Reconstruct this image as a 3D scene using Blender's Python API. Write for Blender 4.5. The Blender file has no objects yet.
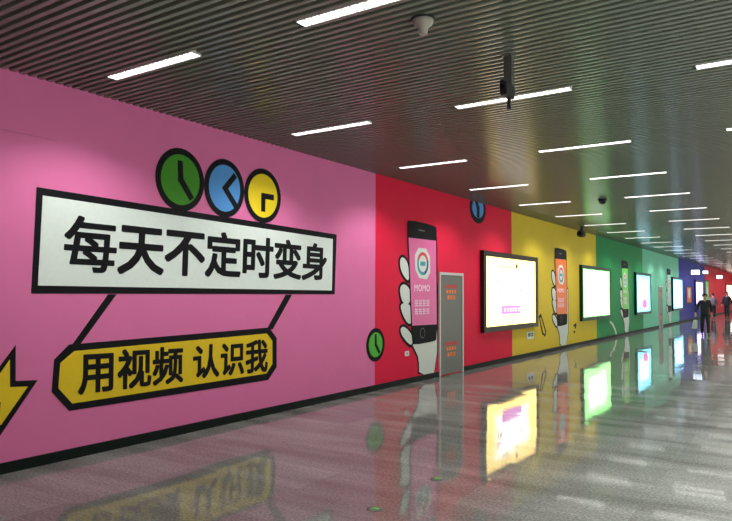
import bpy, bmesh, math, random
from mathutils import Vector, Matrix
random.seed(7)
S = bpy.context.scene
COL = S.collection

# ------------------------------------------------------------------ camera, world, exposure
F_PX, YAW, PITCH, ROLL = 657.5, 0.5896, 0.0486, 0.0051
CAM = Vector((5.881, 0.0, 1.6))
H = 3.566                                   # height of the slat undersides
FW = Vector((-math.sin(YAW)*math.cos(PITCH), math.cos(YAW)*math.cos(PITCH), math.sin(PITCH)))
RT0 = Vector((math.cos(YAW), math.sin(YAW), 0)); UP0 = RT0.cross(FW)
RT = math.cos(ROLL)*RT0 + math.sin(ROLL)*UP0
UP = -math.sin(ROLL)*RT0 + math.cos(ROLL)*UP0
cd = bpy.data.cameras.new('camera'); cam = bpy.data.objects.new('camera', cd); COL.objects.link(cam)
cd.sensor_width = 36; cd.lens = F_PX/732*36; cd.clip_end = 300; cd.clip_start = 0.05
m = Matrix((RT, UP, -FW)).transposed().to_4x4(); m.translation = CAM; cam.matrix_world = m
S.camera = cam
S.view_settings.view_transform = 'Standard'; S.view_settings.look = 'None'
S.view_settings.gamma = 1; S.view_settings.use_curve_mapping = False
S.view_settings.exposure = 0.6
w = bpy.data.worlds.new('world'); S.world = w; w.use_nodes = True
w.node_tree.nodes['Background'].inputs[0].default_value = (.5, .55, .6, 1)
w.node_tree.nodes['Background'].inputs[1].default_value = 0.3
for lx in (8.0, 9.8):                       # out-of-view fill, added to brighten wall and floor in place of further lamp rows
    ld = bpy.data.lights.new('fill_light_row', 'AREA'); ld.shape = 'RECTANGLE'; ld.size = 1.2; ld.size_y = 86; ld.spread = math.radians(125); ld.energy = 3300; ld.color = (1, .985, .95)
    lo = bpy.data.objects.new('fill_light_row', ld); COL.objects.link(lo); lo.location = (lx, 38, H-.03)
STRIP = 4.2
WASH = 74.0                                # watts of each added scallop spot                                # radiance of the strip light diffusers
BOX = .85                                   # scale of the lightboxes' radiance

# ------------------------------------------------------------------ helpers
def lin(c):
    return tuple((v/255/12.92 if v/255 <= .04045 else ((v/255+.055)/1.055)**2.4) for v in c)

def mat(name, rgb, rough=.5, metal=0., spec=.5, emit=None, es=0., lineared=False, bump=0, bscale=20, coat=0):
    m = bpy.data.materials.new(name); m.use_nodes = True; nt = m.node_tree
    b = nt.nodes['Principled BSDF']
    c = rgb if lineared else lin(rgb)
    # a faint procedural unevenness on every surface
    tc = nt.nodes.new('ShaderNodeTexCoord'); n = nt.nodes.new('ShaderNodeTexNoise')
    n.inputs['Scale'].default_value = bscale; n.inputs['Detail'].default_value = 3
    nt.links.new(tc.outputs['Object'], n.inputs['Vector'])
    mx = nt.nodes.new('ShaderNodeMix'); mx.data_type = 'RGBA'
    mx.inputs['A'].default_value = (*[v*.95 for v in c], 1); mx.inputs['B'].default_value = (*[min(1, v*1.05) for v in c], 1)
    nt.links.new(n.outputs['Fac'], mx.inputs['Factor']); nt.links.new(mx.outputs['Result'], b.inputs['Base Color'])
    b.inputs['Roughness'].default_value = rough; b.inputs['Metallic'].default_value = metal
    b.inputs['Specular IOR Level'].default_value = spec
    if coat: b.inputs['Coat Weight'].default_value = coat
    if bump:
        bp = nt.nodes.new('ShaderNodeBump'); bp.inputs['Strength'].default_value = bump; bp.inputs['Distance'].default_value = .002
        nt.links.new(n.outputs['Fac'], bp.inputs['Height']); nt.links.new(bp.outputs['Normal'], b.inputs['Normal'])
    if emit:
        b.inputs['Emission Color'].default_value = (*emit, 1); b.inputs['Emission Strength'].default_value = es
    return m

def link(name, bm, m, parent=None, smooth=False):
    me = bpy.data.meshes.new(name); bmesh.ops.recalc_face_normals(bm, faces=bm.faces); bm.to_mesh(me); bm.free()
    for mm in (m if isinstance(m, (list, tuple)) else [m]): me.materials.append(mm)
    if smooth:
        for p in me.polygons: p.use_smooth = True
    o = bpy.data.objects.new(name, me); COL.objects.link(o)
    if parent: o.parent = parent
    return o

def empty(name, loc=(0, 0, 0)):
    o = bpy.data.objects.new(name, None); o.empty_display_size = .1; COL.objects.link(o); o.location = loc; return o

def tag(o, label=None, cat=None, group=None, kind=None):
    if label: o['label'] = label
    if cat: o['category'] = cat
    if group: o['group'] = group
    if kind: o['kind'] = kind
    return o

def box(bm, x0, x1, y0, y1, z0, z1, mi=0):
    vs = [bm.verts.new(p) for p in ((x0,y0,z0),(x1,y0,z0),(x1,y1,z0),(x0,y1,z0),(x0,y0,z1),(x1,y0,z1),(x1,y1,z1),(x0,y1,z1))]
    for f in ((0,3,2,1),(4,5,6,7),(0,1,5,4),(1,2,6,5),(2,3,7,6),(3,0,4,7)):
        bm.faces.new([vs[i] for i in f]).material_index = mi

def lathe(bm, prof, c, seg=24, axis='z'):
    rings = []
    for r, h in prof:
        ring = []
        for i in range(seg):
            a = 2*math.pi*i/seg
            if axis == 'z': p = (c[0]+r*math.cos(a), c[1]+r*math.sin(a), c[2]+h)
            elif axis == 'y': p = (c[0]+r*math.cos(a), c[1]+h, c[2]+r*math.sin(a))
            else: p = (c[0]+h, c[1]+r*math.cos(a), c[2]+r*math.sin(a))
            ring.append(bm.verts.new(p))
        rings.append(ring)
    for a, b in zip(rings, rings[1:]):
        for i in range(seg): bm.faces.new((a[i], a[(i+1) % seg], b[(i+1) % seg], b[i]))
    bm.faces.new(rings[0]); bm.faces.new(rings[-1])

# the mural is traced in metres on the wall plane x = 0: (y along the corridor, z up)
def wp(px, py):
    d = FW + RT*((px-366)/F_PX) - UP*((py-260.5)/F_PX); t = -CAM.x/d.x
    return (t*d.y, CAM.z+t*d.z)
def wps(pts): return [wp(*p) for p in pts]

def slab(bm, pts, x0, x1, mi=0):
    """thin sheet with outline pts (y, z), standing off the wall from x0 to x1"""
    x0 = max(x0, .0015)
    clean = [p for i, p in enumerate(pts) if math.dist(p, pts[i-1]) > 1e-5]
    A = sum(clean[i-1][0]*clean[i][1]-clean[i][0]*clean[i-1][1] for i in range(len(clean)))
    if A < 0: clean = clean[::-1]
    a = [bm.verts.new((x0, *p)) for p in clean]; b = [bm.verts.new((x1, *p)) for p in clean]
    f = bm.faces.new(b); f.material_index = mi; f.normal_update()
    n = len(a)
    for i in range(n):
        bm.faces.new((a[i], a[(i+1) % n], b[(i+1) % n], b[i])).material_index = mi
    bmesh.ops.triangulate(bm, faces=[f])

def sheet(name, pts, x0, x1, m, parent=None):
    bm = bmesh.new(); slab(bm, pts, x0, x1); return link(name, bm, m, parent)

def offset(pts, d):
    A = sum(pts[i-1][0]*pts[i][1]-pts[i][0]*pts[i-1][1] for i in range(len(pts)))
    s = 1 if A > 0 else -1; out = []; n = len(pts)
    for i in range(n):
        p0, p, p1 = Vector(pts[i-1]), Vector(pts[i]), Vector(pts[(i+1) % n])
        a = (p-p0).normalized(); b = (p1-p).normalized()
        na = Vector((a.y, -a.x))*s; nb = Vector((b.y, -b.x))*s
        k = na+nb
        if k.length < .3: k = na*1.0; q = p+k*d
        else: q = p + k*(d/max(.35, (1+na.dot(nb))))
        out.append((q.x, q.y))
    return out

def smooth_poly(pts, it=2):
    for _ in range(it):
        o = []
        for i in range(len(pts)):
            a, b = pts[i], pts[(i+1) % len(pts)]
            o += [(a[0]*.75+b[0]*.25, a[1]*.75+b[1]*.25), (a[0]*.25+b[0]*.75, a[1]*.25+b[1]*.75)]
        pts = o
    return pts

def ellipse(cy, cz, ry, rz, n=40, a0=0, a1=2*math.pi):
    return [(cy+ry*math.cos(a0+(a1-a0)*i/n), cz+rz*math.sin(a0+(a1-a0)*i/n)) for i in range(n)]

def rrect(y0, y1, z0, z1, r, n=5):
    o = []
    for cy, cz, a in ((y1-r, z1-r, 0), (y0+r, z1-r, 90), (y0+r, z0+r, 180), (y1-r, z0+r, 270)):
        for i in range(n+1):
            t = math.radians(a+90*i/n); o.append((cy+r*math.cos(t), cz+r*math.sin(t)))
    return o

def bar(a, b, wd, ext=.5):
    a, b = Vector(a), Vector(b); d = (b-a).normalized(); n = Vector((-d.y, d.x))*wd/2; a = a-d*wd*ext; b = b+d*wd*ext
    return [tuple(a+n), tuple(b+n), tuple(b-n), tuple(a-n)]

def glyph_mesh(ch, off):
    c = bpy.data.curves.new('glyph', 'FONT'); c.body = ch; c.offset = off; c.resolution_u = 3
    o = bpy.data.objects.new('glyph', c); COL.objects.link(o); bpy.context.view_layer.update()
    me = bpy.data.meshes.new_from_object(o.evaluated_get(bpy.context.evaluated_depsgraph_get()))
    bpy.data.objects.remove(o); bpy.data.curves.remove(c); return me

def place_glyph(name, ch, quad, x, m, parent, off=.02, thick=.003, vr=(-.09, .86), ur=(.03, .97)):
    """a character filling the quad (bottom-left, bottom-right, top-right, top-left) on the wall"""
    me = glyph_mesh(ch, 0); bm = bmesh.new()
    for i in range(9 if off else 1):              # heavy strokes: the outline spread to all sides
        n0 = len(bm.verts); bm.from_mesh(me); bm.verts.ensure_lookup_table()
        if i:
            a = math.pi*i/4; k = 1.25 if i % 2 else 1
            for v in bm.verts[n0:]: v.co += Vector((math.cos(a)*off*k, math.sin(a)*off*k, i*.02))
    bpy.data.meshes.remove(me)
    for v in bm.verts:
        u = (v.co.x-ur[0])/(ur[1]-ur[0]); t = (v.co.y-vr[0])/(vr[1]-vr[0])
        p = [(quad[0][i]*(1-u)+quad[1][i]*u)*(1-t)+(quad[3][i]*(1-u)+quad[2][i]*u)*t for i in (0, 1)]
        v.co = Vector((x+v.co.z*.004, p[0], p[1]))
    r = bmesh.ops.extrude_face_region(bm, geom=bm.faces[:])
    for g in r['geom']:
        if isinstance(g, bmesh.types.BMVert): g.co.x += thick
    return link(name, bm, m, parent)

# ------------------------------------------------------------------ materials
M = {}
M['black'] = mat('graphic black', (14, 14, 20), .6, spec=.15)
def wallmat(name, rgb): return mat(name, rgb, .5, spec=.12, bscale=3)
bands = [(-6, 9.064, 'pink', (222, 118, 170)), (9.064, 15.11, 'red', (222, 30, 68)), (15.11, 22.78, 'yellow', (218, 192, 56)),
         (22.78, 30.39, 'green', (14, 138, 76)), (30.39, 40.1, 'mint', (122, 208, 176)), (40.1, 51.5, 'blue', (36, 34, 150)),
         (51.5, 82, 'crimson', (206, 22, 48))]
for _, _, n, c in bands: M[n] = wallmat('wall '+n, c)
M['white'] = mat('graphic white', (222, 232, 228), .5, spec=.2)
M['banner'] = mat('banner yellow', (226, 194, 32), .5, spec=.2)
M['clock_green'] = mat('clock green', (66, 142, 36), .5, spec=.2)
M['clock_blue'] = mat('clock blue', (84, 152, 222), .5, spec=.2)
M['clock_yellow'] = mat('clock yellow', (232, 206, 36), .5, spec=.2)
M['clock_lime'] = mat('clock lime', (84, 178, 62), .5, spec=.2)
M['hand'] = mat('hand white', (214, 222, 216), .5, spec=.2)
M['screen_pink'] = mat('phone screen pink', (226, 104, 164), .4)
M['screen_orange'] = mat('phone screen orange', (240, 112, 26), .4)
M['screen_green'] = mat('phone screen green', (98, 202, 66), .4)
M['screen_mint'] = mat('phone screen mint', (150, 214, 190), .4)
M['icon_red'] = mat('icon red', (214, 52, 66), .4); M['icon_teal'] = mat('icon teal', (40, 150, 160), .4); M['icon_navy'] = mat('icon navy', (40, 60, 120), .4)
M['pale'] = mat('pale lettering', (246, 214, 232), .4)
M['frame'] = mat('lightbox frame', (34, 26, 16), .4, spec=.25)
M['frame_green'] = mat('lightbox frame green', (8, 44, 38), .4, spec=.25)
M['steel'] = mat('brushed steel', (104, 106, 102), .4, .6, bscale=60)
M['trim'] = mat('door trim', (196, 196, 196), .4, .3)
M['base'] = mat('dark skirting', (22, 30, 28), .5, spec=.1)
M['seam'] = mat('panel seam', (170, 82, 126), .6)
M['grey_plastic'] = mat('grey plastic', (150, 146, 136), .5)
M['dark_plastic'] = mat('dark plastic', (44, 46, 48), .5, spec=.2)
M['mid_metal'] = mat('mid grey metal', (98, 98, 96), .4, .4)
M['fix_white'] = mat('fixture enamel', (232, 232, 232), .5, spec=.2)
M['louvre'] = mat('louvre', (96, 96, 96), .5)
M['diffuser'] = mat('strip diffuser', (240, 240, 240), .5, emit=(1, .985, .95), es=STRIP)
M['off_white'] = mat('off white wall', (176, 176, 170), .5, bscale=2)
M['plenum'] = mat('ceiling void', (118, 122, 112), .8)
M['orange'] = mat('notice orange', (226, 120, 40), .5); M['notice_red'] = mat('notice red', (196, 44, 40), .5)
M['exit_green'] = mat('exit green', (18, 96, 70), .4)

def slat_material():
    m = mat('ceiling slat', (110, 117, 106), .17, .0, spec=.6, bscale=6); return m
M['slat'] = slat_material()

def floor_material():
    m = bpy.data.materials.new('polished granite tiles'); m.use_nodes = True; nt = m.node_tree; b = nt.nodes['Principled BSDF']
    N = nt.nodes.new; L = nt.links.new
    tc = N('ShaderNodeTexCoord'); mp = N('ShaderNodeMapping'); L(tc.outputs['Object'], mp.inputs['Vector'])
    br = N('ShaderNodeTexBrick'); br.offset = 0; br.inputs['Scale'].default_value = 1
    br.inputs['Brick Width'].default_value = 1.2; br.inputs['Row Height'].default_value = .6; br.inputs['Mortar Size'].default_value = .003
    br.inputs['Color1'].default_value = (.0, 0, 0, 1); br.inputs['Color2'].default_value = (1, 1, 1, 1); br.inputs['Mortar'].default_value = (.1, .1, .1, 1)
    L(mp.outputs['Vector'], br.inputs['Vector'])
    sp = N('ShaderNodeTexNoise'); sp.inputs['Scale'].default_value = 45; sp.inputs['Detail'].default_value = 4; sp.inputs['Roughness'].default_value = .75
    L(mp.outputs['Vector'], sp.inputs['Vector'])
    big = N('ShaderNodeTexNoise'); big.inputs['Scale'].default_value = 1.6; big.inputs['Detail'].default_value = 5
    ms = N('ShaderNodeMapping'); ms.inputs['Scale'].default_value = (.35, 1.5, 1); L(tc.outputs['Object'], ms.inputs['Vector']); L(ms.outputs['Vector'], big.inputs['Vector'])
    r1 = N('ShaderNodeValToRGB'); r1.color_ramp.elements[0].position = .36; r1.color_ramp.elements[0].color = (.21, .225, .21, 1)
    r1.color_ramp.elements[1].position = .64; r1.color_ramp.elements[1].color = (.48, .505, .475, 1)
    L(sp.outputs['Fac'], r1.inputs['Fac'])
    mx = N('ShaderNodeMix'); mx.data_type = 'RGBA'; mx.blend_type = 'MULTIPLY'; mx.inputs['Factor'].default_value = 1
    r2 = N('ShaderNodeValToRGB'); r2.color_ramp.elements[0].position = .3; r2.color_ramp.elements[0].color = (.5, .49, .48, 1)
    r2.color_ramp.elements[1].position = .7; r2.color_ramp.elements[1].color = (1, 1, 1, 1)
    L(big.outputs['Fac'], r2.inputs['Fac']); L(r1.outputs['Color'], mx.inputs['A']); L(r2.outputs['Color'], mx.inputs['B'])
    m2 = N('ShaderNodeMix'); m2.data_type = 'RGBA'; m2.blend_type = 'MULTIPLY'; m2.inputs['Factor'].default_value = 1
    r3 = N('ShaderNodeValToRGB'); r3.color_ramp.elements[0].color = (.78, .77, .77, 1); r3.color_ramp.elements[1].color = (1, 1, 1, 1)
    L(br.outputs['Color'], r3.inputs['Fac']); L(mx.outputs['Result'], m2.inputs['A']); L(r3.outputs['Color'], m2.inputs['B'])
    L(m2.outputs['Result'], b.inputs['Base Color'])
    # worn polish: gloss differs from tile to tile
    mr = N('ShaderNodeMapRange'); mr.inputs['To Min'].default_value = .025; mr.inputs['To Max'].default_value = .075
    L(big.outputs['Fac'], mr.inputs['Value']); L(mr.outputs['Result'], b.inputs['Roughness'])
    b.inputs['IOR'].default_value = 1.38
    wv = N('ShaderNodeTexNoise'); wv.inputs['Scale'].default_value = 2.2; wv.inputs['Detail'].default_value = 1; L(mp.outputs['Vector'], wv.inputs['Vector'])
    bp = N('ShaderNodeBump'); bp.inputs['Strength'].default_value = .1; bp.inputs['Distance'].default_value = .004
    # slabs are not laid perfectly level: each one leans a few millirad
    sn = N('ShaderNodeVectorMath'); sn.operation = 'SNAP'; sn.inputs[1].default_value = (1.2, .6, 1); L(tc.outputs['Object'], sn.inputs[0])
    wn = N('ShaderNodeTexWhiteNoise'); wn.noise_dimensions = '2D'; L(sn.outputs[0], wn.inputs['Vector'])
    v1 = N('ShaderNodeVectorMath'); v1.operation = 'SUBTRACT'; v1.inputs[1].default_value = (.5, .5, .5); L(wn.outputs['Color'], v1.inputs[0])
    v2 = N('ShaderNodeVectorMath'); v2.operation = 'MULTIPLY'; v2.inputs[1].default_value = (.008, .008, 0); L(v1.outputs[0], v2.inputs[0])
    v3 = N('ShaderNodeVectorMath'); v3.operation = 'ADD'; v3.inputs[1].default_value = (0, 0, 1); L(v2.outputs[0], v3.inputs[0])
    v4 = N('ShaderNodeVectorMath'); v4.operation = 'NORMALIZE'; L(v3.outputs[0], v4.inputs[0]); L(v4.outputs[0], bp.inputs['Normal'])
    L(wv.outputs['Fac'], bp.inputs['Height']); L(bp.outputs['Normal'], b.inputs['Normal'])
    return m
M['floor'] = floor_material()

# ------------------------------------------------------------------ setting
XR, Y0, Y1 = 10.5, -6.0, 82.0
bm = bmesh.new(); box(bm, -.2, XR+.2, Y0-.2, Y1+.2, -.1, 0); tag(link('floor', bm, M['floor']), kind='structure')
bm = bmesh.new()
for i, (a, b, n, c) in enumerate(bands): box(bm, -.2, 0, a, b, 0, H+.12, i)
tag(link('wall_left', bm, [M[n] for _, _, n, _ in bands]), kind='structure')
bm = bmesh.new(); box(bm, XR, XR+.2, Y0, Y1, 0, H+.12); tag(link('wall_right', bm, M['off_white']), kind='structure')
bm = bmesh.new(); box(bm, -.2, XR+.2, Y1, Y1+.2, 0, H+.12); tag(link('wall_far', bm, M['off_white']), kind='structure')
bm = bmesh.new(); box(bm, -.2, XR+.2, Y0-.2, Y0, 0, H+.12); tag(link('wall_back', bm, M['off_white']), kind='structure')
bm = bmesh.new(); box(bm, 0, .018, Y0, 11.29, 0, .095); box(bm, 0, .018, 12.37, 33.9, 0, .095); box(bm, 0, .018, 34.95, Y1, 0, .095)
box(bm, .0, .024, Y0, 11.29, 0, .02); box(bm, 0, .024, 12.37, 33.9, 0, .02); box(bm, 0, .024, 34.95, Y1, 0, .02)
tag(link('baseboard_left', bm, M['base']), kind='structure')
bm = bmesh.new(); box(bm, 0, .0015, Y0, 3.5, 3.022, 3.025)
tag(link('trim_1', bm, M['seam']), kind='structure')

# slatted ceiling: rounded slats run across the corridor, open joints between them
SP = 2.5975; PT = SP/30; LY = 3.664; ROWS = ((.595, 1.728), (2.84, 4.045), (5.132, 6.33))
NL = 30
def fixture_at(k):                       # slat index -> is this slat interrupted by a row of fixtures
    return k % 30 == 0 and 0 <= k//30 < NL
bm = bmesh.new()
k0 = int((Y0-LY)/PT)-1; k1 = int((Y1-LY)/PT)+1
prof = []
for i in range(7):                        # slightly crowned underside
    u = -1+2*i/6; prof.append((.0235*u, .0022*u*u))
prof += [(.0245, .03), (-.0245, .03)]
for k in range(k0, k1):
    yc = LY+k*PT
    if yc < Y0+.03 or yc > Y1-.03: continue
    spans = [(0, XR)]
    if fixture_at(k):
        spans = []; x = 0
        for a, b in ROWS: spans.append((x, a-.03)); x = b+.03
        spans.append((x, XR))
    for a, b in spans:
        A = [bm.verts.new((a, yc+p, H+q)) for p, q in prof]; B = [bm.verts.new((b, yc+p, H+q)) for p, q in prof]
        for i in range(len(prof)):
            f = bm.faces.new((A[i], A[(i+1) % 9], B[(i+1) % 9], B[i])); f.smooth = i < 6
box(bm, 0, XR, Y0, Y1, H+.045, H+.06, 1)
bmesh.ops.recalc_face_normals(bm, faces=bm.faces)
me = bpy.data.meshes.new('ceiling'); bm.to_mesh(me); bm.free(); me.materials.append(M['slat']); me.materials.append(M['plenum'])
o = bpy.data.objects.new('ceiling', me); COL.objects.link(o); tag(o, kind='structure')

# ------------------------------------------------------------------ strip lights
def make_strip(x0, x1):
    t = empty('strip_light', ((x0+x1)/2, LY, H-.004)); L = (x1-x0)/2
    bm = bmesh.new(); hw, dp = .055, .024          # open tray with sloping white sides
    box(bm, -L, L, -hw, hw, dp, dp+.02)
    for s in (-1, 1):
        box(bm, -L, L, *sorted((s*(hw-.004), s*hw)), 0, dp); box(bm, *sorted((s*(L-.004), s*L)), -hw, hw, 0, dp)
    link('housing', bm, M['fix_white'], t)
    bm = bmesh.new(); box(bm, -L+.006, L-.006, -hw+.006, hw-.006, dp-.012, dp-.002); link('diffuser', bm, M['diffuser'], t)
    n = 18; w0, w1 = -hw+.005, hw-.005; pts = [(-L+.005, w0)]      # cross blades on one carrying rail
    for i in range(1, n):
        x = -L+2*L*i/n; pts += [(x-.003, w0+.004), (x-.003, w1), (x+.003, w1), (x+.003, w0+.004)]
    pts.insert(1, (-L+.005, w0+.004)); pts += [(L-.005, w0+.004), (L-.005, w0)]
    bm = bmesh.new(); A = [bm.verts.new((a, b, .003)) for a, b in pts]; B = [bm.verts.new((a, b, .011)) for a, b in pts]
    fs = [bm.faces.new(A), bm.faces.new(B[::-1])]
    for i in range(len(A)): bm.faces.new((A[i-1], A[i], B[i], B[i-1]))
    bm.normal_update(); bmesh.ops.triangulate(bm, faces=fs)
    link('louvre', bm, M['louvre'], t)
    if x0 < 1:                                     # spot added under the strip to cast the scallops on the wall
        ld = bpy.data.lights.new('scallop_spot', 'SPOT'); ld.energy = WASH; ld.spot_size = math.radians(136); ld.spot_blend = .55; ld.shadow_soft_size = .04; ld.color = (1, .985, .95)
        lo = bpy.data.objects.new('scallop_spot', ld); COL.objects.link(lo); lo.parent = t; lo.location = (-L+.55, 0, -.006)
    return t
def dup(o, loc):
    r = o.copy(); COL.objects.link(r); r.location = loc
    for ch in o.children:
        c = ch.copy(); COL.objects.link(c); c.parent = r
    return r
ORD = ['nearest white', 'second white', 'third white', 'fourth white', 'fifth white', 'sixth white', 'seventh white', 'eighth white', 'ninth white']
ROWN = ['next to the mural wall', 'in the middle', 'farthest from the mural wall']
rowlab = [('slim white strip light recessed in the slatted ceiling, row nearest the mural wall', 'strip lights in the row beside the mural wall'),
          ('slim white strip light recessed in the slatted ceiling, middle row of three', 'strip lights in the middle row'),
          ('slim white strip light recessed in the slatted ceiling, row farthest from the mural', 'strip lights in the row farthest from the mural')]
for r, (x0, x1) in enumerate(ROWS):
    first = None
    for k in range(NL-1):
        if first is None: first = make_strip(x0, x1); t = first
        else: t = dup(first, (first.location.x, LY+k*SP, first.location.z))
        lab = rowlab[r][0]
        if k < 9: lab = '%s strip light from the camera in the ceiling row %s' % (ORD[k], ROWN[r])
        else: lab = 'far slim strip light, beyond the ninth, in the ceiling row %s' % ROWN[r]
        tag(t, lab, 'ceiling light', rowlab[r][1])
# ------------------------------------------------------------------ big white sign and yellow banner
def px_quad(a, b, c, d): return wps([a, b, c, d])
sg = empty('sign_panel', (0, 5.6, 1.56)); off0 = Vector((0, 5.6, 1.56))
def parented(o, root):
    o.parent = root; o.matrix_parent_inverse = Matrix.Translation(-root.location); return o
def sheetp(name, pts, x0, x1, m, root):
    return parented(sheet(name, pts, x0, x1, m), root)
sheetp('border', [wp(31, 293.5), wp(334.5, 294.3), wp(336.5, 234.5), wp(36.5, 187)], 0, .004, M['black'], sg)
sheetp('panel', [wp(37.5, 285.5), wp(331.5, 290.5), wp(332.5, 239), wp(42.5, 195.5)], .004, .007, M['white'], sg)
tag(sg, 'large white slanted sign with thick black outline and seven bold black characters on pink wall', 'sign')
L0, L1 = wp(61.5, 271.5), wp(64, 214)
R0, R1 = wp(326.5, 280), wp(327.5, 245)
def row(chars, l0, l1, r0, r1, x, root, gap=.04, off=.026):
    n = len(chars)
    for i, ch in enumerate(chars):
        a, b = (i+gap/2)/n, (i+1-gap/2)/n
        a, b = i/n + gap/2/n, (i+1)/n - gap/2/n
        def lp(p, q, t): return (p[0]*(1-t)+q[0]*t, p[1]*(1-t)+q[1]*t)
        q = [lp(l0, r0, a), lp(l0, r0, b), lp(l1, r1, b), lp(l1, r1, a)]
        parented(place_glyph('character', ch, q, x, M['black'], None, off*(.7 if ch == '每' else 1)), root)
row('每天不定时变身', L0, L1, R0, R1, .007, sg)

bn = empty('banner_panel', (0, 5.1, .45))
OUT = wps([(69, 344.5), (54, 359.5), (51.5, 392), (69, 411), (268, 380), (276.5, 367), (276.5, 338), (269, 327.5)])
sheetp('border', OUT, 0, .004, M['black'], bn)
INN = wps([(74, 351), (60, 363), (58, 388), (72, 403.5), (266, 373.5), (272, 364), (272, 341), (266.5, 333.5)])
sheetp('panel', INN, .004, .007, M['banner'], bn)
tag(bn, 'yellow eight-sided banner with black outline and six bold black characters under the white sign', 'sign')
row('用视频', wp(77, 394.5), wp(77.5, 352), wp(183, 381.5), wp(183.5, 346), .007, bn, .07)
row('认识我', wp(191.5, 379), wp(192, 346), wp(267.5, 371), wp(268, 338.5), .007, bn, .07)
for q in ([(108, 294.3), (116.5, 294.3), (80, 344.5), (71.5, 345.5)], [(285.5, 294.7), (292, 294.7), (272.5, 329.5), (266.5, 329.5)]):
    sheetp('hanging_line', wps(q), 0, .0025, M['black'], bn)

# ------------------------------------------------------------------ clocks
def clock(c, l, r, t, b, fillm, hands, label, group=None, ring=.072, hw=.075, name='clock_graphic', cut=None):
    cy, cz = wp(*c); ry = (wp(*r)[0]-wp(*l)[0])/2; rz = (wp(*t)[1]-wp(*b)[1])/2; cy = (wp(*r)[0]+wp(*l)[0])/2; cz = (wp(*t)[1]+wp(*b)[1])/2
    o = empty(name, (0, cy, cz))
    def clip(p): return p if cut is None else [(y, min(z, cut)) for y, z in p]
    sheetp('rim', clip(ellipse(cy, cz, ry, rz)), .0055, .007, M['black'], o)
    sheetp('face', clip(ellipse(cy, cz, ry-ring, rz-ring)), .007, .0085, fillm, o)
    for hi, (dy, dz) in enumerate(hands):
        h = sheetp('clock_hand', bar((cy, cz), (cy+dy*ry, cz+dz*rz), hw, .4), .0085, .011+.0015*hi, M['black'], o)
    tag(o, label, 'clock', group); return o
G = 'printed clocks above the white sign'
clock((180, 179), (155, 177), (203.8, 182), (179, 148), (181, 211.5), M['clock_green'], ((-.04, .52), (.42, -.5)), 'green printed clock, leftmost and largest of the three above the white sign', G)
clock((223, 187), (203.8, 186), (243.8, 189), (222, 158.5), (224.5, 217.5), M['clock_blue'], ((.46, .46), (.5, -.5)), 'light blue printed clock between the green one and the yellow one', G)
clock((261, 195), (243.8, 194), (280.5, 198), (260, 168), (262, 223), M['clock_yellow'], ((.5, .0), (.0, -.5)), 'yellow printed clock, rightmost of the three above the white sign', G)
clock((375, 345), (366, 345), (384.3, 345), (375, 328), (375, 361.5), M['clock_lime'], ((-.02, .55), (.36, -.45)), 'small lime green printed clock low on the seam between pink and red walls', ring=.07, hw=.055)
tc_ = clock((477, 205), (469.5, 208), (485.5, 212), (477, 193), (477.5, 223.5), M['clock_blue'], ((-.25, .5), (.0, -.45)), 'blue printed clock cut off by the ceiling above the first lightbox', ring=.12, hw=.13, cut=H-.005)

# ------------------------------------------------------------------ lightning bolt
bl = empty('lightning_graphic', (0, 3.1, .3))
BO = wps([(15.5, 345), (15.5, 381), (37.5, 380), (-3, 440), (-16, 456), (-9, 412), (-36, 414)])
sheetp('outline', BO, 0, .004, M['black'], bl)
sheetp('fill', wps([(9.5, 359.5), (9.5, 387), (27.5, 386.5), (.5, 425), (-1.5, 425), (.5, 402), (-24, 407)]), .004, .007, M['banner'], bl)
tag(bl, 'yellow lightning bolt with black outline at the left edge of the pink wall', 'graphic')

# ------------------------------------------------------------------ phone held by a hand, traced on the red wall
PH0 = wp(423, 300)[0]
def rel(pts): return [(y-PH0, z) for y, z in wps(pts)]
phone_out = smooth_poly(rel([(406.6, 224), (408, 219.5), (434, 225.5), (436.6, 229.5), (437, 300), (436.4, 339), (433.5, 341.2), (413.5, 345), (411.3, 342), (409.5, 300)]), 1)
screen = rel([(407.9, 237.6), (435.4, 240.8), (436, 324.3), (411.6, 325.6)])
icon = smooth_poly(rel([(414, 247.4), (429, 249.2), (429.6, 280.2), (414.8, 277.2)]), 1)
fingers = [[(399.5, 259), (403, 256.5), (408, 264), (409, 282), (404, 277), (400, 269)],
           [(399.5, 287), (403.5, 283.5), (409, 288), (411, 297), (408, 305), (403, 303.5), (400, 296)],
           [(399.7, 307), (402, 303), (408, 303.5), (411.5, 309), (412, 322), (408.5, 324.5), (404, 318.5)],
           [(399.8, 329), (403, 326), (409, 331), (412.5, 338), (411.5, 345.5), (407.5, 343), (401.5, 335.5)]]
palm = [(411.5, 343), (414.5, 349), (418.8, 358.5), (419, 376.5), (438.6, 373), (439.5, 288), (437.2, 284.5), (436.2, 330), (425, 338)]
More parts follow.
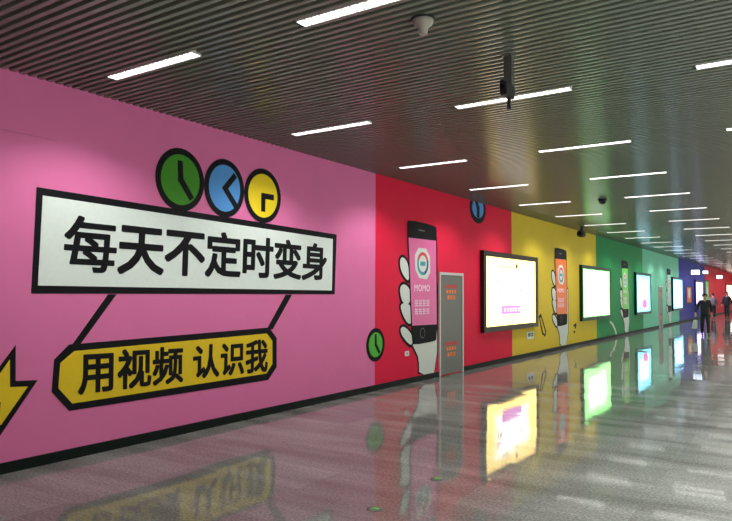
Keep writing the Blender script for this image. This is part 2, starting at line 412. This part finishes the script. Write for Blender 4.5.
def phone(y, scr, label, hlabel, accent, name='phone_graphic', text=True, far=False):
    def at(pts): return [(a+y, b) for a, b in pts]
    h = empty('hand_graphic', (0, y, .1)); tag(h, hlabel, 'graphic')
    pm = smooth_poly(at(rel(palm)), 1)
    lim = 11.24 if y < 12 else 99
    pm = [(min(a, lim), max(b, .097)) for a, b in pm]
    sheetp('outline', [(min(a, lim+.04), max(b, .097)) for a, b in offset(smooth_poly(at(rel(palm)), 1), .045)], 0, .003, M['black'], h)
    sheetp('palm', pm, .003, .005, M['hand'], h)
    for f in fingers:
        q = smooth_poly(at(rel(f)), 2)
        fo = sheetp('finger_outline', offset(q, .05), .003, .006, M['black'], h)
        sheetp('finger', q, .006, .009, M['hand'], h)
    p = empty(name, (0, y, .64)); tag(p, label, 'graphic')
    sheetp('phone_body', at(phone_out), .0095, .013, M['black'], p)
    sheetp('screen', at(screen), .013, .015, scr, p)
    sheetp('app_icon', at(icon), .015, .017, M['hand'], p)
    c = ((rel([(414.5, 262)])[0][0]+rel([(429.3, 264)])[0][0])/2+y, rel([(422, 263.7)])[0][1])
    bm = bmesh.new()
    for i, (a0, a1, mi) in enumerate(((20, 160, 0), (160, 290, 1), (290, 380, 2))):
        n = 12; pts = [(c[0]+.215*math.cos(math.radians(a0+(a1-a0)*j/n)), c[1]+.215*math.sin(math.radians(a0+(a1-a0)*j/n))) for j in range(n+1)]
        pts += [(c[0]+.155*math.cos(math.radians(a1-(a1-a0)*j/n)), c[1]+.155*math.sin(math.radians(a1-(a1-a0)*j/n))) for j in range(n+1)]
        slab(bm, pts, .017, .019, mi)
    parented(link('icon_ring', bm, accent), p)
    if text: parented(sheet('icon_mark', rrect(c[0]-.1, c[0]+.1, c[1]-.04, c[1]+.04, .03), .017, .019, M['icon_teal']), p)
    hb = rel([(421.9, 333)])[0]
    bm = bmesh.new(); pts = ellipse(hb[0]+y, hb[1], .095, .095, 24)
    slab(bm, pts, .013, .0145); parented(link('home_button', bm, M['mid_metal']), p)
    slabn = ellipse(hb[0]+y, hb[1], .08, .08, 24); sheetp('home_button_centre', slabn, .0145, .0155, M['black'], p)
    e = rel([(421, 230.5)])[0]; sheetp('earpiece', rrect(e[0]+y-.12, e[0]+y+.12, e[1]-.012, e[1]+.012, .01, 2), .013, .0145, M['mid_metal'], p)
    if text:
        t0, t1 = rel([(413.5, 291)])[0], rel([(429.5, 284.8)])[0]
        wdt = (t1[0]-t0[0])/4
        for i, ch in enumerate('MOMO'):
            a = t0[0]+y+i*wdt; q = [(a, t0[1]), (a+wdt*.85, t0[1]), (a+wdt*.85, t1[1]), (a, t1[1])]
            parented(place_glyph('letter', ch, q, .015, M['pale'], None, .01, .002, (0, .72), (.05, .75)), p)
        bm = bmesh.new(); rnd = random.Random(3)
        for za, zb in ((306.5, 299.5), (314.5, 308)):
            z0 = rel([(421, za)])[0][1]; z1 = rel([(421, zb)])[0][1]
            for i in range(4):
                a = rel([(414, 300)])[0][0]+y+i*.145; w_, h_ = .115, z1-z0
                for j in range(3): zz = z0+h_*(j+.2)/3; slab(bm, [(a, zz), (a+w_, zz), (a+w_, zz+h_*.13), (a, zz+h_*.13)], .015, .017)
                for j in range(2): aa = a+w_*(.25+.45*j); slab(bm, [(aa, z0), (aa+w_*.13, z0), (aa+w_*.13, z1), (aa, z1)], .015, .017)
        parented(link('small_print', bm, M['pale']), p)
ACC = [M['icon_red'], M['icon_teal'], M['icon_navy']]
phone(PH0, M['screen_pink'], 'black printed phone with pink screen and white app icon on the red wall', 'white cartoon hand holding the pink-screened phone beside the steel door', ACC)
phone(18.93, M['screen_orange'], 'black printed phone with orange screen on the yellow wall', 'white cartoon hand holding the orange-screened phone on the yellow wall', ACC)
phone(27.0, M['screen_green'], 'black printed phone with bright green screen on the dark green wall', 'white cartoon hand holding the green-screened phone on the dark green wall', ACC)
phone(36.9, M['screen_mint'], 'black printed phone with pale mint screen between the narrow door and fourth lightbox', 'white cartoon hand holding the mint-screened phone on the mint wall', [M['icon_red']]*3)

# ------------------------------------------------------------------ steel service doors
def steel_door(y0, y1, z1, label, mt=None):
    d = empty('service_door', (0, (y0+y1)/2, 0)); tag(d, label, 'door')
    def P(name, bx, m, par=None):
        bm = bmesh.new()
        for b in bx: box(bm, *b)
        return parented(link(name, bm, m), d)
    P('door_frame', [(0, .03, y0, y0+.05, 0, z1), (0, .03, y1-.05, y1, 0, z1), (0, .03, y0+.05, y1-.05, z1-.05, z1)], M['trim'])
    P('door_panel', [(0, .018, y0+.05, y1-.05, .02, z1-.05)], M['steel'])
    cy = (y0+y1)/2
    for zc, s in ((1.62, 1), (.5, 1)):
        bm = bmesh.new()
        for i, (a, b) in enumerate(((.14, .07), (.04, -.03), (-.07, -.15))):
            yy = .27-.04*i
            # a row of small blocks reading as lines of characters
            n = 5 - i
            for j in range(n):
                a0 = cy-yy+2*yy*j/n; box(bm, .018, .020, a0, a0+2*yy/n*.75, zc+b, zc+a, 0 if i == 0 else 1)
        parented(link('notice', bm, [M['notice_red'], M['orange']]), d)
    return d
steel_door(11.3, 12.36, 2.0, 'brushed steel service door with small red and orange notices in the red wall')
steel_door(33.92, 34.93, 1.98, 'distant narrow steel service door in the mint wall')

# ------------------------------------------------------------------ lightboxes
def poster_mat(name, edge, mid, cy, cz, hw, hh):
    """backlit print: coloured ground, whitish middle"""
    m = bpy.data.materials.new(name); m.use_nodes = True; nt = m.node_tree; b = nt.nodes['Principled BSDF']
    N = nt.nodes.new; L = nt.links.new
    tc = N('ShaderNodeTexCoord'); s = N('ShaderNodeSeparateXYZ'); L(tc.outputs['Object'], s.inputs[0])
    def op(t, a, v=None, b_=None):
        n = N('ShaderNodeMath'); n.operation = t
        L(a, n.inputs[0]) if not isinstance(a, (int, float)) else None
        if b_ is not None: L(b_, n.inputs[1])
        elif v is not None: n.inputs[1].default_value = v
        return n.outputs[0]
    dy = op('DIVIDE', op('ABSOLUTE', op('SUBTRACT', s.outputs[1], cy)), hw); dz = op('DIVIDE', op('ABSOLUTE', op('SUBTRACT', s.outputs[2], cz)), hh)
    n = N('ShaderNodeTexNoise'); n.inputs['Scale'].default_value = 1.3; L(tc.outputs['Object'], n.inputs['Vector'])
    mxm = op('MAXIMUM', dy, b_=dz); d = op('ADD', mxm, b_=op('MULTIPLY', n.outputs['Fac'], .35))
    r = N('ShaderNodeValToRGB'); r.color_ramp.elements[0].position = .62; r.color_ramp.elements[1].position = .92
    sc = max(max(edge), max(mid)); r.color_ramp.elements[0].color = (*[v/sc for v in mid], 1); r.color_ramp.elements[1].color = (*[v/sc for v in edge], 1)
    L(d, r.inputs['Fac']); L(r.outputs['Color'], b.inputs['Emission Color']); b.inputs['Emission Strength'].default_value = sc*BOX
    b.inputs['Base Color'].default_value = (.3, .3, .3, 1); b.inputs['Roughness'].default_value = .2
    return m
def ink(name, rgb, st=1.0):
    return mat(name, (60, 60, 60), .4, emit=rgb, es=st*.42)
M['ink_magenta'] = ink('magenta print', (2.2, .42, 1.9)); M['ink_grey'] = ink('grey print', (.55, .5, .42)); M['ink_dark'] = ink('dark print', (.12, .12, .1))
M['ink_lilac'] = ink('lilac print', (3, 1.5, 2.9)); M['ink_pink'] = ink('pink print', (1.3, .5, .8)); M['ink_blue'] = ink('blue print', (.3, .6, 2.2))
def lightbox(y0, y1, z0, z1, edge, mid, label, frame, content, fw=.13, group='wall lightboxes along the corridor'):
    o = empty('lightbox', (0, (y0+y1)/2, z0)); tag(o, label, 'lightbox', group)
    bm = bmesh.new(); D = .09
    for b in ((0, D, y0, y0+fw, z0, z1), (0, D, y1-fw, y1, z0, z1), (0, D, y0+fw, y1-fw, z0, z0+fw*.9), (0, D, y0+fw, y1-fw, z1-fw*.9, z1)): box(bm, *b)
    parented(link('frame', bm, frame), o)
    a, b, c, d = y0+fw, y1-fw, z0+fw*.9, z1-fw*.9
    bm = bmesh.new(); box(bm, .0, D-.03, a, b, c, d)
    parented(link('poster', bm, poster_mat('backlit poster', edge, mid, (a+b)/2, (c+d)/2, (b-a)/2, (d-c)/2)), o)
    X = D-.03; W_, H_ = b-a, d-c
    for nm, mt, rects in content:
        bm = bmesh.new()
        for (u0, u1, v0, v1) in rects: box(bm, X, X+(.004 if nm == 'poster_lettering' else .002), a+u0*W_, a+u1*W_, c+v0*H_, c+v1*H_)
        parented(link(nm, bm, mt), o)
    return o
r_ = random.Random(5)
def textrow(u0, u1, v, h, n): 
    w_ = (u1-u0)/n; return [(u0+i*w_, u0+i*w_+w_*r_.uniform(.3, .8), v, v+h) for i in range(n)]
c1 = [('poster_block', M['ink_magenta'], [(.29, .67, .165, .29)]), ('poster_lettering', M['ink_lilac'], [(a_, b_, .195, .26) for i, (a_, b_, c_, d_) in enumerate(textrow(.33, .66, .16, .06, 6))]),
      ('poster_caption', M['ink_pink'], textrow(.28, .68, .32, .024, 12)+textrow(.28, .68, .12, .022, 12)),
      ('poster_text', M['ink_grey'], textrow(.25, .5, .86, .024, 7)+textrow(.3, .42, .78, .03, 3)+textrow(.2, .8, .62, .026, 11)+textrow(.2, .75, .4, .026, 11)+textrow(.22, .3, .47, .09, 2)+textrow(.6, .7, .5, .05, 2)),
      ('poster_mark', M['ink_dark'], [(.565, .6, .86, .93), (.58, .615, .88, .91), (.54, .64, .8, .808), (.19, .24, .385, .395)])]
lightbox(13.26, 16.72, .74, 2.53, (2.8, 1.95, .5), (3.0, 2.75, 2.7), 'nearest glowing lightbox with brown-black frame and magenta print on the red and yellow wall', M['frame'], c1)
c2 = [('poster_text', M['ink_grey'], textrow(.3, .8, .46, .022, 8)+textrow(.3, .8, .33, .022, 8)), ('poster_caption', M['ink_pink'], textrow(.25, .6, .14, .02, 6)+textrow(.7, .85, .17, .02, 2))]
lightbox(20.78, 24.45, .74, 2.5, (.7, 2.9, .6), (2.6, 3.0, 2.5), 'second glowing lightbox, pale green print, where the yellow wall meets green', M['frame_green'], c2)
lb3 = lightbox(28.65, 31.75, .73, 2.5, (.35, 2.3, 3.0), (2.2, 2.9, 3.0), 'third glowing lightbox with a pink oval near its bottom', M['frame_green'], [('poster_text', M['ink_blue'], textrow(.2, .5, .08, .02, 4))])
parented(sheet('pink_disc', ellipse(30.4, 1.17, .55, .2, 28), .0602, .063, ink('pink disc', (2.2, .35, 1.2))), lb3)
lightbox(37.6, 41.05, .72, 2.5, (.5, 1.7, 3.2), (2.4, 2.8, 3.2), 'fourth glowing lightbox beside the blue wall section', M['frame_green'], [('poster_text', M['ink_blue'], textrow(.3, .7, .3, .02, 5))])
lightbox(46.2, 50.0, .85, 2.5, (1.2, .9, 3.4), (3, 2.8, 3.6), 'fifth lightbox with violet glow on the blue wall', M['dark_plastic'], [('poster_text', M['ink_blue'], textrow(.2, .7, .5, .04, 3))])
lightbox(65.5, 71.5, .9, 2.55, (2.6, 1.3, .8), (3.2, 2.8, 2.4), 'farthest lightbox, warm white, on the crimson wall', M['dark_plastic'], [('poster_text', M['ink_pink'], textrow(.3, .7, .3, .03, 3))])

# posters on the blue wall
for (y0, y1, z0, z1, mt, lab) in ((42.9, 44.9, 1.0, 2.1, M['orange'], 'small orange and tan poster on the blue wall'),
                                  (51.6, 53.6, .9, 2.6, M['screen_green'], 'narrow green poster where the blue wall turns crimson')):
    p = empty('wall_poster', (0, (y0+y1)/2, z0)); tag(p, lab, 'poster')
    sheetp('poster_border', [(y0, z0), (y1, z0), (y1, z1), (y0, z1)], 0, .01, M['dark_plastic'], p)
    sheetp('print', [(y0+.12, z0+.1), (y1-.12, z0+.1), (y1-.12, z1-.1), (y0+.12, z1-.1)], .01, .014, mt, p)
    sheetp('print_detail', ellipse((y0+y1)/2, (z0+z1)/2+.1, .4, .3, 20), .014, .016, M['hand'], p)

# ------------------------------------------------------------------ little things on the wall
def exit_sign():
    o = empty('exit_sign', (0, *wp(530, 338.5)))
    a, b = wp(526.8, 339.5), wp(533.4, 331.2)
    sheetp('sign_plate', [(a[0], a[1]), (b[0], a[1]), (b[0], b[1]), (a[0], b[1])], 0, .012, M['white'], o)
    d = .05
    sheetp('sign_field', [(a[0]+d*1.4, a[1]+d*1.2), (b[0]-d*1.4, a[1]+d*1.2), (b[0]-d*1.4, b[1]-d*.6), (a[0]+d*1.4, b[1]-d*.6)], .012, .015, M['exit_green'], o)
    cy, cz = (a[0]+b[0])/2, (a[1]+b[1])/2
    bm = bmesh.new(); slab(bm, ellipse(cy+.02, cz+.075, .02, .02, 12), .015, .017)
    for s, e in (((cy+.01, cz+.05), (cy-.03, cz-.01)), ((cy-.03, cz-.01), (cy+.04, cz-.05)), ((cy-.03, cz-.01), (cy-.09, cz-.04)), ((cy, cz+.04), (cy+.08, cz+.01))): slab(bm, bar(s, e, .018), .015, .017)
    parented(link('running_figure', bm, M['white']), o)
    tag(o, 'small green and white exit plate low on the yellow wall under the nearest lightbox', 'sign')
exit_sign()
o = empty('wall_socket', (0, *wp(406.5, 355)))
a, b = wp(404.6, 356.3), wp(408.6, 350.8)
sheetp('socket_plate', rrect(a[0], b[0], a[1], b[1], .02, 3), 0, .012, M['white'], o)
sheetp('socket_hole', ellipse((a[0]+b[0])/2, (a[1]+b[1])/2, .022, .022, 16), .012, .014, M['grey_plastic'], o)
tag(o, 'small white socket low on the red wall left of the cartoon wrist', 'socket')
o = empty('pencil_graphic', (0, *wp(543, 335)))
sheetp('outline', wps([(538.6, 316), (540.8, 313.5), (546.3, 332), (545, 336.8), (542, 334)]), 0, .004, M['black'], o)
sheetp('fill', wps([(539.8, 318), (540.6, 317), (545, 332), (544.4, 334.2), (543, 332.5)]), .004, .006, M['banner'], o)
tag(o, 'slim tan pencil-like shape with black outline at the nearest lightbox corner', 'graphic')
o = empty('exclamation_graphic', (0, *wp(574, 331)))
sheetp('stroke', smooth_poly(wps([(573.3, 325), (576.5, 322.5), (576, 327.5), (574.3, 329.5), (575, 325.8), (573.5, 327)]), 1), 0, .004, M['black'], o)
sheetp('dot', wps([(573.6, 331), (575, 330.5), (574.8, 333), (573.4, 333.3)]), 0, .004, M['black'], o)
tag(o, 'small black comma-shaped mark on the yellow wall right of the orange phone', 'graphic')
o = empty('curve_graphic', (0, *wp(614, 338)))
pts = [wp(*p) for p in ((609.5, 322), (612, 325), (614.5, 330), (616.3, 337))]
pts2 = [wp(*p) for p in ((617.3, 336.5), (615.6, 329), (613, 323.5), (610, 320.5))]
sheetp('stroke', pts+pts2, 0, .004, M['hand'], o)
tag(o, 'thin white curved line low on the dark green wall left of its phone', 'graphic')

# ------------------------------------------------------------------ ceiling devices
o = empty('smoke_detector', (3.64, 4.07, H))
bm = bmesh.new(); lathe(bm, [(.082, -.012), (.087, 0)], (0, 0, 0), 28); link('mounting_ring', bm, M['dark_plastic'], o, True)
bm = bmesh.new(); lathe(bm, [(.02, -.12), (.032, -.112), (.036, -.075), (.045, -.062), (.068, -.045), (.077, -.02), (.075, -.012)], (0, 0, 0), 28); link('detector_body', bm, M['grey_plastic'], o, True)
tag(o, 'pale round smoke detector with stubby nozzle on the slatted ceiling', 'smoke detector')
CX, CY = 3.88, 5.1
o = empty('hanging_camera', (CX, CY, H))
bm = bmesh.new(); lathe(bm, [(.06, -.012), (.06, 0)], (0, 0, 0), 24); link('mounting_plate', bm, M['mid_metal'], o)
bm = bmesh.new(); box(bm, -.034, .034, -.03, .03, -.25, -.012); link('pole', bm, M['mid_metal'], o)
bm = bmesh.new(); box(bm, -.03, .03, -.13, .06, -.36, -.25); bmesh.ops.bevel(bm, geom=bm.edges[:], offset=.008, segments=2, affect='EDGES'); cb = link('camera_housing', bm, M['dark_plastic'], o)
bm = bmesh.new(); lathe(bm, [(.022, -.15), (.024, -.13)], (0, 0, -.3), 20, 'y'); c = link('lens', bm, M['black'], None); c.parent = cb
bm = bmesh.new(); box(bm, -.075, -.034, -.012, .012, -.22, -.195); link('side_bracket', bm, M['dark_plastic'], o)
bm = bmesh.new(); box(bm, -.012, .012, -.012, .012, -.43, -.36); lathe(bm, [(.018, -.45), (.018, -.43)], (0, 0, 0), 14); link('stub', bm, M['dark_plastic'], o)
tag(o, 'dark camera on a grey drop pole hanging in front of a middle row strip light', 'camera')
o = empty('dome_sensor', (2.4, 14.05, H))
bm = bmesh.new(); lathe(bm, [(.02, -.11), (.06, -.09), (.08, -.05), (.085, 0)], (0, 0, 0), 20); link('sensor_dome', bm, M['dark_plastic'], o, True)
bm = bmesh.new(); lathe(bm, [(.1, -.012), (.1, 0)], (0, 0, 0), 20); link('mounting_ring', bm, M['dark_plastic'], o)
tag(o, 'small dark dome sensor on the ceiling between wall row and middle row', 'sensor')
o = empty('bracket_camera', (.42, 19.6, H))
bm = bmesh.new(); box(bm, -.03, .03, -.03, .03, -.14, 0); lathe(bm, [(.07, -.012), (.07, 0)], (0, 0, 0), 16); link('pole', bm, M['dark_plastic'], o)
bm = bmesh.new(); box(bm, -.09, .09, -.22, .12, -.3, -.12); bmesh.ops.bevel(bm, geom=bm.edges[:], offset=.03, segments=2, affect='EDGES'); cb = link('camera_housing', bm, M['dark_plastic'], o)
bm = bmesh.new(); lathe(bm, [(.05, -.25), (.055, -.21)], (0, 0, -.21), 20, 'y'); c = link('lens', bm, M['black'], None); c.parent = cb
tag(o, 'dark grey camera hanging from the ceiling corner above the orange-screened phone', 'camera')

# hanging lit signs far down the corridor
M['sign_lit'] = mat('lit sign', (200, 200, 200), .4, emit=(1.6, 1.8, 2.2), es=1.0)
M['sign_warm'] = mat('lit sign warm', (200, 200, 200), .4, emit=(2, 1.6, 1.5), es=1.0)
M['sign_arrow'] = mat('sign blue', (40, 60, 160), .4, emit=(.1, .2, .8), es=1)
def hang_sign(px, py, depth, wd, ht, mt, label):
    d = FW + RT*((px-366)/F_PX) - UP*((py-260.5)/F_PX); c = CAM + d*depth
    o = empty('hanging_sign', (c.x, c.y, c.z))
    bm = bmesh.new(); box(bm, -wd/2-.05, wd/2+.05, -.04, .06, -ht/2-.04, ht/2+.04); link('sign_case', bm, M['dark_plastic'], o)
    bm = bmesh.new(); box(bm, -wd/2, wd/2, -.05, -.04, -ht/2, ht/2); link('sign_face', bm, mt, o)
    bm = bmesh.new(); box(bm, -wd*.3, -wd*.1, -.053, -.05, -ht*.2, ht*.2); box(bm, wd*.05, wd*.35, -.053, -.05, -.03, .03); link('sign_symbol', bm, M['sign_arrow'], o)
    for s in (-1, 1):
        bm = bmesh.new(); box(bm, s*wd*.35-.012, s*wd*.35+.012, -.01, .014, ht/2+.04, H-c.z+.01); link('hanger_rod', bm, M['mid_metal'], o)
    tag(o, label, 'sign', 'lit signs hanging over the far corridor')
hang_sign(695.5, 272.3, 36, .42, .24, M['sign_lit'], 'leftmost small lit sign hanging over the far corridor')
hang_sign(705.5, 272.3, 42, .30, .18, M['sign_lit'], 'middle small lit sign hanging over the far corridor, dimmer')
hang_sign(719.5, 277, 46, .36, .22, M['sign_warm'], 'rightmost small lit sign hanging in front of the crimson wall')

# ------------------------------------------------------------------ floor guide studs
M['stud_green'] = mat('stud lens', (40, 120, 40), .15, emit=(.25, .9, .2), es=.12)
for (x, y, lab) in ((3.193, 4.156, 'round metal floor stud with green lens, nearer the camera'), (3.204, 5.118, 'round metal floor stud with green lens, farther along the floor')):
    o = empty('floor_stud', (x, y, 0)); tag(o, lab, 'floor stud', 'green floor studs')
    bm = bmesh.new(); lathe(bm, [(.062, 0), (.06, .003), (.045, .005)], (0, 0, 0), 28); link('stud_rim', bm, M['mid_metal'], o, True)
    bm = bmesh.new(); lathe(bm, [(.034, .005), (.028, .009), (.012, .011)], (0, 0, 0), 24); link('lens', bm, M['stud_green'], o, True)

# ------------------------------------------------------------------ people
def skinned(name, chain, edges, mt, parent, sub=2):
    me = bpy.data.meshes.new(name); me.from_pydata([c[0] for c in chain], edges, []); me.update()
    o = bpy.data.objects.new(name, me); COL.objects.link(o)
    o.modifiers.new('s', 'SKIN'); sv = me.skin_vertices[0].data
    for i, c in enumerate(chain):
        r = c[1]; sv[i].radius = (r, r) if not isinstance(r, tuple) else r
        sv[i].use_root = (i == 0)
    o.modifiers.new('u', 'SUBSURF').levels = sub; o.modifiers['u'].render_levels = sub
    bpy.context.view_layer.update()
    m2 = bpy.data.meshes.new_from_object(o.evaluated_get(bpy.context.evaluated_depsgraph_get()))
    bpy.data.objects.remove(o); bpy.data.meshes.remove(me)
    m2.materials.clear(); m2.materials.append(mt)
    for p in m2.polygons: p.use_smooth = True
    n = bpy.data.objects.new(name, m2); COL.objects.link(n); n.parent = parent; return n
M['skin'] = mat('skin', (196, 150, 124), .5); M['hair'] = mat('hair', (22, 18, 18), .5)
M['coat'] = mat('black coat', (24, 26, 34), .7); M['jeans'] = mat('dark jeans', (22, 24, 40), .7); M['shoe'] = mat('shoe', (20, 20, 20), .4)
M['grey_coat'] = mat('grey coat', (112, 98, 92), .7); M['bag'] = mat('white bag', (206, 210, 214), .5); M['red_coat'] = mat('dark red scarf', (110, 24, 34), .7)
def person(x, y, h, heading, coat, trousers, label, stride=.16, swing=.2, out=0.0, longcoat=False):
    o = empty('person', (x, y, 0)); o.rotation_euler.z = heading; s = h/1.7   # faces local -y
    V = lambda *p: tuple(v*s for v in p)
    hip = .9; st = stride
    lk = [((0, 0, .93), .12)]
    ch = [(V(0, 0, .95), .10*s), (V(0, .0, 1.12), .10*s), (V(0, .01, 1.32), .12*s), (V(0, .015, 1.45), .06*s), (V(0, 0, 1.53), .052*s), (V(0, -.012, 1.6), .082*s), (V(0, -.005, 1.68), .06*s)]
    ed = [(i, i+1) for i in range(6)]
    def add(p, r, par): ch.append((V(*p), r*s)); ed.append((par, len(ch)-1)); return len(ch)-1
    feet = []
    hands = []
    for sd in (-1, 1):
        f = -sd*st
        a = add((sd*.09, 0, .88), .085, 0); b = add((sd*.1, f*.55-.02, .5), .058, a); c = add((sd*.1, f+.02, .12), .042, b); d = add((sd*.1, f, .05), .035, c)
        feet.append((sd*.1, f))
        g = sd*swing
        ox = out if sd == -1 else 0
        a = add((sd*.17, .01, 1.4), .055, 2); b = add((sd*(.235+ox*.5), g*.3+.03, 1.14), .042, a); c = add((sd*(.25+ox), g-.06, .92), .03, b)
        e = add((sd*(.25+ox), g-.075, .85), .034, c)
        for q in range(4): fx_ = sd*(.25+ox)+(q-1.5)*.018; n1 = add((fx_, g-.09, .81), .009, e); add((fx_, g-.08, .765+.006*abs(q-1.5)), .008, n1)
        n1 = add((sd*(.25+ox)-sd*.03, g-.1, .83), .01, e); add((sd*(.25+ox)-sd*.035, g-.115, .795), .009, n1)
        hands.append((sd*(.25+ox), g-.075, .85))
    skinned('body', ch, ed, M['skin'], o)
    for (hx, hy, hz), sd in zip(hands, (-1, 1)):
        pass
    # coat
    cc = [(V(0, 0, .8 if not longcoat else .66), (.2*s, .14*s)), (V(0, 0, 1.08), (.175*s, .13*s)), (V(0, .01, 1.32), (.185*s, .135*s)), (V(0, .015, 1.45), (.075*s, .075*s))]
    ce = [(0, 1), (1, 2), (2, 3)]
    for sd in (-1, 1):
        g = sd*swing; n = len(cc)
        cc += [(V(sd*.17, .01, 1.4), .075*s), (V(sd*(.24+(out*.5 if sd < 0 else 0)), g*.3+.03, 1.14), .062*s), (V(sd*(.255+(out if sd < 0 else 0)), g-.055, .93), .05*s)]; ce += [(2, n), (n, n+1), (n+1, n+2)]
    skinned('coat', cc, ce, coat, o)
    tcn = [(V(0, 0, .98), .12*s)]; te = []
    for sd in (-1, 1):
        f = -sd*st; n = len(tcn)
        tcn += [(V(sd*.09, 0, .84), .1*s), (V(sd*.1, f*.55-.02, .5), .075*s), (V(sd*.1, f+.02, .085), .058*s)]; te += [(0, n), (n, n+1), (n+1, n+2)]
    skinned('trousers', tcn, te, trousers, o)
    for fx, fy in feet:
        skinned('shoe', [(V(fx, fy+.05, .042), .042*s), (V(fx, fy-.05, .04), .04*s), (V(fx, fy-.13, .034), .03*s)], [(0, 1), (1, 2)], M['shoe'], o)
    bm = bmesh.new()      # hair cap over crown and back of the head
    bmesh.ops.create_uvsphere(bm, u_segments=20, v_segments=14, radius=.105*s)
    bmesh.ops.delete(bm, geom=[v for v in bm.verts if v.co.z < (-.02 - .09*(v.co.y > .02))*s and v.co.y < .02*s or v.co.z < -.075*s], context='VERTS')
    for v in bm.verts: v.co.y *= 1.08; v.co += Vector((0, .012*s, 1.645*s))
    link('hair', bm, M['hair'], o, True)
    bm = bmesh.new()
    for ex in (-.032, .032):
        r = bmesh.ops.create_uvsphere(bm, u_segments=8, v_segments=6, radius=.011*s)
        for v in r['verts']: v.co += Vector((ex*s, -.09*s, 1.62*s))
    link('eyes', bm, M['hair'], o, True)
    skinned('nose', [(V(0, -.085, 1.615), .01*s), (V(0, -.103, 1.585), .013*s)], [(0, 1)], M['skin'], o, 1)
    tag(o, label, 'person'); return o, hands, s
P1 = (2.62, 28.4)
p1, hd, s1 = person(P1[0], P1[1], 1.6, .25, M['coat'], M['jeans'], 'person in dark coat and dark trousers walking, nearest of the passers-by', .12, .06, out=.12)
p1c = p1
bpy.context.view_layer.update(); hp = p1.matrix_world @ Vector([v*s1 for v in hd[0]])
b = empty('handbag', (hp.x-.045, hp.y, hp.z-.36))
bm = bmesh.new(); box(bm, -.1, .1, -.05, .05, -.17, .17)
for v in bm.verts:
    if v.co.z > 0: v.co.x *= .75; v.co.x += .05
bmesh.ops.bevel(bm, geom=bm.edges[:], offset=.02, segments=2, affect='EDGES'); link('bag_body', bm, M['bag'], b)
bm = bmesh.new(); box(bm, 0, .012, -.01, .01, .17, .3); box(bm, .09, .102, -.01, .01, .17, .3); box(bm, 0, .102, -.01, .01, .29, .305); link('handle', bm, M['dark_plastic'], b)
tag(b, 'white handbag carried low beside the nearest walking person', 'bag')
person(1.5, 49.6, 1.72, -.2, M['coat'], M['shoe'], 'distant person in black at the right edge, rightmost of the passers-by', .1, .15, longcoat=True)
person(1.2, 53.5, 1.6, .1, M['red_coat'], M['jeans'], 'distant person in dark red top, farthest away, partly behind the one in black', .1, .1)
person(.8, 48.5, 1.62, 2.9, M['grey_coat'], M['coat'], 'distant person in brownish grey between the nearest walker and the one in black', .1, .12)
